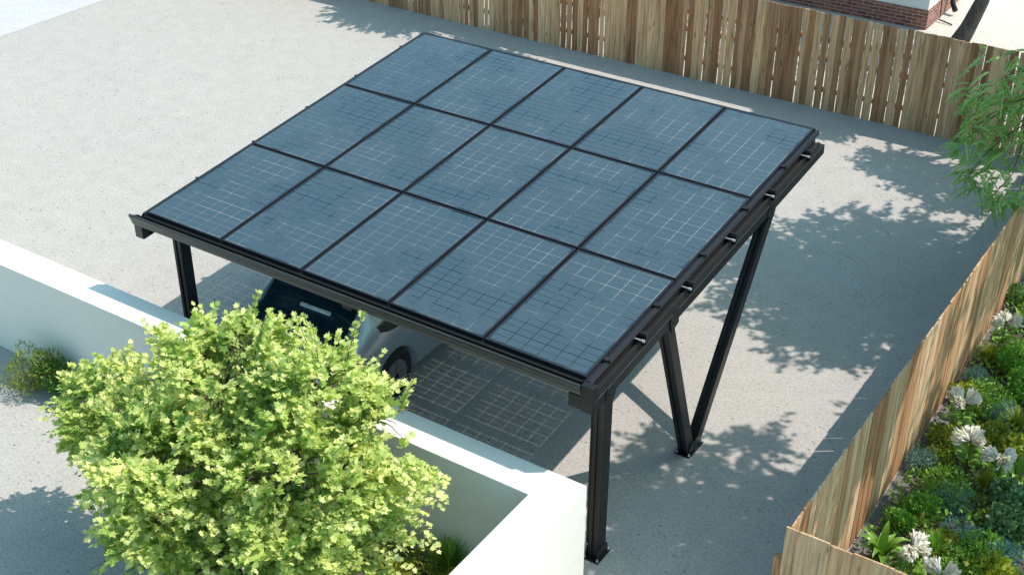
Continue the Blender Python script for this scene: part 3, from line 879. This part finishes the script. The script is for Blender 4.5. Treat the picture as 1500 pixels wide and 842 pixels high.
# leaning trunk behind the fence
t = empty('leaning_tree', (-1.25, 16.7, 0), 'dark leaning tree trunk in the pale yard beyond the back fence', 'tree')
mb = MB()
mb.tube([(-1.32, 16.5, -.02), (-1.18, 16.5, .35), (-1.02, 16.5, .9), (-.92, 16.5, 1.5), (-.86, 16.55, 2.2), (-.9, 16.7, 3.4), (-.8, 16.8, 4.6)], [.19, .155, .135, .125, .12, .11, .09], 16)
limb(mb, (-.88, 16.6, 2.9), (.9, 16.0, 3.2), .06, .02, .1, 8)
for q in ((-1.8, 17.5, 6), (.3, 17.6, 6.2), (-.7, 16.3, 6.4), (.8, 16.4, 4.5)): limb(mb, (-.85, 16.75, 4.2), q, .07, .02, .1, 8)
hang = []
for q in ((-.1, 15.7, 1.62), (.15, 15.6, 1.58), (-.28, 15.75, 1.72), (.35, 15.5, 1.6)):
    limb(mb, (.2+random.uniform(-.3, .5), 16.1, 3.1), q, .015, .005, .1, 5)
    for _ in range(6): hang.append((q[0]+random.uniform(-.18, .18), q[1]+random.uniform(-.1, .1), q[2]+random.uniform(-.05, .25)))
mb.build('trunk', M['bark'], t, smooth=True)
P0, d, R = blob_points([(-1.8, 17.5, 6, 1.1), (.3, 17.6, 6.2, 1.1), (-.7, 16.3, 6.4, 1.), (.8, 16.4, 4.9, .9)], 700, .3)
A1 = spray_leaves(P0, unit(d), np.full(700, .4), 7, .11, .3)
Hh = np.array(hang); A2 = spray_leaves(Hh, unit(rng.normal(0, 1, Hh.shape)+np.array([0, 0, -1.])), np.full(len(Hh), .22), 6, .07, .3)
A = cat_([A1, A2]); leaf_mesh('crown', *A, OVAL_V, OVAL_F, M['bright'], t)

# ------------------------------------------------------------------ feathery weeping tree at the right edge
t = empty('weeping_tree', (3.3, 7.6, 0), 'feathery light green weeping tree leaning over the fence at the right edge', 'tree')
mb = MB(); limb(mb, (3.3, 7.6, 0), (2.75, 7.3, 2.7), .06, .035, .05, 8); limb(mb, (2.75, 7.3, 2.7), (2.1, 7.05, 3.6), .03, .015, .08, 6)
CL = [(1.61, 7.0, 3.20, .40), (1.44, 7.0, 2.83, .34), (1.42, 6.8, 2.53, .25), (1.79, 7.0, 2.35, .38), (1.68, 6.8, 2.08, .32), (1.88, 7.0, 2.84, .40), (1.87, 6.6, 1.86, .20), (2.11, 6.8, 1.85, .26), (1.27, 6.8, 2.30, .12), (2.25, 7.0, 3.2, .45), (2.3, 7.1, 2.6, .4), (1.5, 6.75, 1.95, .15)]
FP, FD, FN, FS, FT = [], [], [], [], []
for c in CL:
    for i in range(int(190*c[3]**1.6)+5):
        d = Vector(rand_dirs(1)[0]); p = Vector(c[:3])+d*c[3]*random.random()**.5
        run = Vector((random.uniform(-1, .5), random.uniform(-.6, .6), random.uniform(-.5, .25))).normalized()
        Lf = random.uniform(.12, .25); tn = random.gauss(.4, .2)
        sid = run.cross(Vector((0, 0, 1))).normalized(); pts = []
        for k in range(13):
            tt = (k+1)/13; q = p+run*Lf*tt+Vector((0, 0, -.55*Lf*tt*tt)); pts.append(q)
            for sg in (-1, 1):
                FP.append(q); FD.append(sid*sg+run*.5+Vector((0, 0, -.35))); FN.append((random.gauss(0, .3), random.gauss(0, .3), 1))
                FS.append(.050*(1-.5*abs(tt-.5))); FT.append(tn+random.gauss(0, .07))
        mb.tube([p]+pts[::4]+[pts[-1]], .0022, 3, cap=False)
    limb(mb, (2.4, 7.15, 3.3), c[:3], .012, .005, .1, 5, bow=(0, 0, .12))
leaf_mesh('crown', FP, FD, FN, FS, np.array(FT), OVAL_V*np.array([1., 1, 1]), OVAL_F, M['feather'], t)
mb.build('trunk', M['twig'], t, smooth=True)

# ------------------------------------------------------------------ garden plants
def mound(name, x, y, r, hh, mat, label, group, leaf=.035, n=900, tmpl='oval', cat='plant', z0=0., lobes=7):
    t = empty(name, (x, y, 0), label, cat, group)
    bl = [(x, y, z0+hh*.45, r*.72)]
    for k in range(lobes):
        a = 2*PI*k/lobes+random.uniform(-.4, .4); q = random.uniform(.45, .65)*r
        bl.append((x+math.cos(a)*q, y+math.sin(a)*q, z0+hh*random.uniform(.25, .7), r*random.uniform(.32, .5)))
    P, d, R = blob_points(bl, n, .72)
    P[:, 2] = np.maximum(P[:, 2], .02)
    D = unit(d*.8+rng.normal(0, .55, P.shape)+np.array([0, 0, .35]))
    Nn = unit(d+rng.normal(0, .45, P.shape)+np.array([0, 0, .5]))
    tv, tf = {'oval': (OVAL_V*np.array([1.25, 1, 1]), OVAL_F), 'blade': (BLADE_V*np.array([1.6, 1, 1]), BLADE_F), 'round': (OVAL_V*np.array([1.9, .9, 1.6]), OVAL_F)}[tmpl]
    tone = rng.normal(.45, .2, n)+.25*np.clip((P[:, 2]-z0)/max(hh, .01)-.5, -.5, .5)*0
    leaf_mesh('foliage', P, D, Nn, leaf*rng.uniform(.6, 1.35, n), tone, tv, tf, mat, t)
    mb = MB()
    for k in range(9):
        a = 2*PI*k/9; mb.tube([(x, y, 0), (x+math.cos(a)*r*.35, y+math.sin(a)*r*.35, z0+hh*.4), (x+math.cos(a)*r*.62, y+math.sin(a)*r*.62, z0+hh*.55)], [.009, .006, .003], 4, cap=False)
    mb.build('stem', M['twig'], t)
    return t

def tuft(name, x, y, r, hh, mat, label, group=None, n=130, wide=1.6):
    t = empty(name, (x, y, 0), label, 'plant', group)
    a = rng.uniform(0, 2*PI, n); lean = rng.uniform(.1, 1., n)
    V = []; mb = MB()
    for i in range(n):
        L = hh*random.uniform(.6, 1.15); d = Vector((math.cos(a[i]), math.sin(a[i]), 0)); b = Vector((x, y, .02))+d*r*.15*random.random()
        s = d.cross(Vector((0, 0, 1))); wd = .006*wide; pts = []
        for k in range(5):
            tt = k/4; q = b+d*(r*lean[i]*tt**1.6)+Vector((0, 0, L*(tt-.35*lean[i]*tt*tt))); ww = wd*(1-tt)**.6+.0005
            pts += [q-s*ww, q+s*ww]
        mb.add(pts, [(2*k, 2*k+1, 2*k+3, 2*k+2) for k in range(4)], min(1, max(0, random.gauss(.5, .22))))
    mb.build('foliage', mat, t)
    return t

def plume(x, y, z, r, label, tilt=0.):
    """a flower head of many fringed petals, fanned in a few lobes on a leafy stem"""
    t = empty('white_flower', (x, y, 0), label, 'flower', 'white plumed flowers in the bed')
    P, D, Nn, Sz, Tn = [], [], [], [], []
    for lb in range(random.choice((3, 4))):
        a = 2*PI*lb/3.5+random.uniform(-.5, .5)+tilt
        ax = Vector((math.cos(a)*.85, math.sin(a)*.85, random.uniform(.15, .55))).normalized()
        sz = r*random.uniform(.75, 1.1)
        for k in range(210):
            sp = Vector(rand_dirs(1)[0])*random.uniform(.1, .62)
            d = (ax+sp); d.z = max(d.z, -.15); d.normalize()
            p = Vector((x, y, z))+d*sz*random.uniform(.10, .62)
            P.append(p); D.append(d+Vector(rand_dirs(1)[0])*.15); Nn.append(Vector(rand_dirs(1)[0])+Vector((0, 0, 1))); Sz.append(sz*random.uniform(.25, .45))
            Tn.append(random.gauss(.55, .22)+((p-Vector((x, y, z))).length/r-.4)*.4)
    tv = np.array([(-.07, 0, 0), (.07, 0, 0), (.13, .75, .08), (.05, 1, 0), (0, .82, .05), (-.06, 1, 0), (-.13, .75, .08)])
    leaf_mesh('petals', P, D, Nn, Sz, np.array(Tn), tv, [(0, 1, 2, 4, 6), (2, 3, 4), (4, 5, 6)], M['petal'], t)
    mb = MB(); mb.tube([(x, y, 0), (x+.01, y, z*.6), (x, y, z+.02)], [.010, .008, .012], 6); mb.build('stem', M['green'], t)
    n = 36; a = rng.uniform(0, 2*PI, n); q = np.stack([x+np.cos(a)*.03, y+np.sin(a)*.03, rng.uniform(.1, z*.85, n)], 1)
    leaf_mesh('foliage', q, np.stack([np.cos(a), np.sin(a), rng.uniform(.0, .5, n)], 1), np.tile([0, 0, 1.], (n, 1)), rng.uniform(.08, .15, n), rng.normal(.5, .2, n), OVAL_V, OVAL_F, M['green'], t)
    return t

def strap_plant(name, x, y, r, hh, n, label, wide=.045, a0=0., a1=2*PI):
    t = empty(name, (x, y, 0), label, 'plant')
    for i in range(n):
        a = a0+(a1-a0)*i/n+random.uniform(-.25, .25); lean = random.uniform(.35, 1.)
        d = Vector((math.cos(a), math.sin(a), 0)); s = d.cross(Vector((0, 0, 1))); L = hh*random.uniform(.75, 1.2)
        pts = []; K = 10
        for k in range(K+1):
            tt = k/K; q = Vector((x, y, .02))+d*(.03+r*lean*(tt**1.5))+Vector((0, 0, L*(1.25*tt-(.25+.65*lean)*tt*tt)))
            ww = wide*math.sin(PI*min(1, .12+.88*tt)**.8)*.9+.002
            if k == K: ww = .001
            pts += [q-s*ww+Vector((0, 0, ww*.5)), q, q+s*ww+Vector((0, 0, ww*.5))]
        fs = []
        for k in range(K):
            fs += [(3*k, 3*k+1, 3*k+4, 3*k+3), (3*k+1, 3*k+2, 3*k+5, 3*k+4)]
        mb = MB(); mb.add(pts, fs, random.random()); mb.build('leaf', M['strap'], t, smooth=True)
    return t

# ground cover
n = 15000
gx = rng.uniform(2.26, 5.5, n); gy = rng.uniform(.0, 11.5, n)
hz = .05+.09*(np.sin(gx*9)*np.cos(gy*7)*.5+.5)+rng.uniform(0, .04, n)
P = np.stack([gx, gy, hz], 1)
o = leaf_mesh('ground_cover', P, unit(rng.normal(0, 1, (n, 3))+np.array([0, 0, .3])), np.tile([0, 0, 1.], (n, 1))+rng.normal(0, .5, (n, 3)), rng.uniform(.04, .09, n), rng.normal(.4, .25, n), OVAL_V, OVAL_F, M['green'])
tag(o, 'green leafy ground cover filling the flower bed', 'ground cover', kind='stuff')

for i, (x, y, lb) in enumerate([
    (2.42, 6.16, 'white plumed flower farthest up the bed, near the fence'),
    (2.50, 4.21, 'white plumed flower on the fence side, second from the far end of the bed'),
    (2.78, 3.55, 'white plumed flower in the middle of the bed, left of its close twin'),
    (3.14, 3.42, 'white plumed flower beside the right edge of the picture, mid bed'),
    (2.82, 1.58, 'grey white plumed flower drooping beside the big strap-leaved plant'),
    (3.16, 1.36, 'white plumed flower cut by the bottom edge of the picture')]):
    plume(x, y, .44, .215, lb, tilt=i*1.1)
strap_plant('strap_leaf_plant', 2.50, 1.66, .30, .52, 16, 'big glossy strap-leaved plant in the near corner of the fence')
strap_plant('strap_leaf_plant', 2.50, 6.75, .22, .42, 6, 'strap-leaved plant behind the farthest white flower')
strap_plant('strap_leaf_plant', 3.30, 3.66, .16, .50, 4, 'strap-leaved plant with one arching leaf behind the right-hand white flower', .03)

GR = 'rounded plants in the flower bed'
BL_ = 'blue green plants in the flower bed'
for x, y, r, lb in [
    (2.40, 5.27, .17, 'small silvery blue green clump by the fence near the far white flower'),
    (2.86, 4.68, .16, 'pale blue green clump right of the second white flower'),
    (2.36, 3.34, .17, 'blue green clump against the fence, nearest of those by the boards'),
    (2.84, 2.87, .23, 'widest teal blue feathery clump in the middle of the near bed'),
    (3.05, 2.42, .22, 'pale teal clump just in front of the widest teal clump'),
    (3.52, 2.35, .18, 'whitish teal clump at the lower right edge of the picture')]:
    mound('blue_clump', x, y, r, .30, M['blue'], lb, BL_, .030, 1500, 'blade')
for x, y, r, hh, mt_, lf, nn, tm, lb in [
    (2.66, 5.80, .26, .36, 'bright', .035, 1500, 'round', 'bright green crinkled bush in front of the farthest white flower'),
    (2.95, 5.30, .24, .34, 'bright', .035, 1300, 'round', 'bright green bush at the right edge beyond the second white flower'),
    (2.68, 4.85, .33, .28, 'green', .026, 2400, 'oval', 'low fine-leaved green cushion beyond the second white flower'),
    (2.72, 3.05, .34, .28, 'green', .026, 2400, 'oval', 'soft mossy green cushion left of the widest teal clump'),
    (2.62, 2.56, .22, .34, 'bright', .033, 1200, 'round', 'crinkled green bush left of the teal clumps'),
    (2.50, 2.22, .17, .34, 'bright', .033, 900, 'round', 'small bright crinkled bush just beyond the big strap-leaved plant'),
    (3.32, 3.22, .26, .32, 'grey_green', .05, 900, 'round', 'grey green broad-leaved bush before the right-hand white flower'),
    (3.45, 2.80, .28, .30, 'grey_green', .04, 1300, 'round', 'grey green bush at the right edge beyond the whitish teal clump'),
    (3.34, 2.28, .30, .30, 'bright', .032, 1600, 'oval', 'light green bush between the pale teal and whitish teal clumps'),
    (3.22, 1.92, .26, .26, 'green', .026, 1600, 'oval', 'soft green cushion beyond the nearest white flower'),
    (2.96, 2.10, .20, .28, 'olive', .05, 500, 'oval', 'olive leafy plant between teal clump and drooping flower'),
    (2.30, 7.40, .22, .32, 'deep', .035, 900, 'oval', 'dark green bush at the far top of the bed'),
    (2.90, 4.20, .26, .26, 'olive', .04, 900, 'oval', 'olive green plant between the second and third white flowers'),
    (3.12, 4.05, .22, .28, 'lime', .045, 500, 'oval', 'yellow green plant at the right edge level with the second white flower'),
    (2.74, 2.35, .20, .24, 'olive', .028, 1100, 'blade', 'dark olive mossy plant beside the crinkled bushes'),
    (3.12, 2.92, .24, .22, 'olive', .028, 1300, 'blade', 'dark olive mossy plant right of the widest teal clump'),
    (2.38, 4.85, .20, .26, 'lime', .05, 420, 'oval', 'yellow green leafy plant at the fence beyond the second white flower'),
    (2.46, 3.85, .22, .28, 'olive', .04, 700, 'oval', 'olive leafy plant at the fence below the second white flower'),
    (3.52, 2.00, .24, .28, 'lime', .06, 420, 'oval', 'yellow green broad-leaved plant in the lower right corner'),
    (2.86, 3.85, .20, .26, 'lime', .045, 420, 'oval', 'yellow green plant between the second and middle white flowers'),
    (2.52, 3.45, .20, .22, 'olive', .03, 800, 'oval', 'olive green mossy cushion beside the fence, middle of the bed'),
    (3.02, 5.9, .26, .30, 'deep', .035, 900, 'oval', 'dark green bush at the right edge near the farthest white flower'),
    (2.62, 7.0, .24, .30, 'green', .035, 900, 'oval', 'mid green bush near the far top of the bed')]:
    mound('garden_bush', x, y, r, hh, M[mt_], lb, GR, lf, nn, tm)
tuft('grass_tuft', 2.38, 5.80, .24, .30, M['lime'], 'yellow green grass tuft by the fence before the farthest white flower', 'grass tufts in the flower bed')
tuft('grass_tuft', 3.06, 3.30, .15, .36, M['lime'], 'yellow green grass tuft beside the right-hand white flower', 'grass tufts in the flower bed')
tuft('grass_tuft', 3.05, 4.60, .24, .32, M['olive'], 'olive grass tuft at the right edge near the pale blue clump', 'grass tufts in the flower bed')
tuft('grass_tuft', 2.92, 1.98, .18, .42, M['bright'], 'upright bright grass tuft right of the drooping white flower', 'grass tufts in the flower bed')
tuft('grass_tuft', 2.82, 1.30, .20, .36, M['green'], 'green grass tuft behind the near fence boards', 'grass tufts in the flower bed')

# plants by the white wall
mound('wall_bush', -6.95, -1.05, .38, .58, M['olive'], 'loose olive green bush against the white wall at the left edge', 'plants along the white wall', .055, 2000, 'blade')
mound('wall_bush', -6.65, -.98, .26, .62, M['deep'], 'darker bush half behind the one at the left edge', 'plants along the white wall', .04, 1100, 'oval')
mound('wall_bush', -1.15, -.98, .26, .36, M['olive'], 'olive feathery bush in the inner corner of the white wall', 'plants along the white wall', .045, 1300, 'blade')
mound('wall_bush', -.75, -1.15, .26, .30, M['olive'], 'olive feathery bush beside the return of the white wall', 'plants along the white wall', .05, 1200, 'blade')
mound('wall_bush', -1.65, -1.0, .28, .34, M['olive'], 'olive bush half under the maple by the white wall', 'plants along the white wall', .05, 1000, 'blade')
tuft('grass_tuft', -.98, -.86, .26, .46, M['green'], 'green grass tuft against the inside of the white wall', 'grass by the white wall', 200)
tuft('grass_tuft', -.62, -.92, .24, .34, M['lime'], 'yellow grass tuft in the very corner of the white wall', 'grass by the white wall', 90, 2.2)
tuft('grass_tuft', -1.38, -1.25, .24, .30, M['lime'], 'yellow grass tuft in front of the olive bushes by the wall', 'grass by the white wall', 90, 2.2)
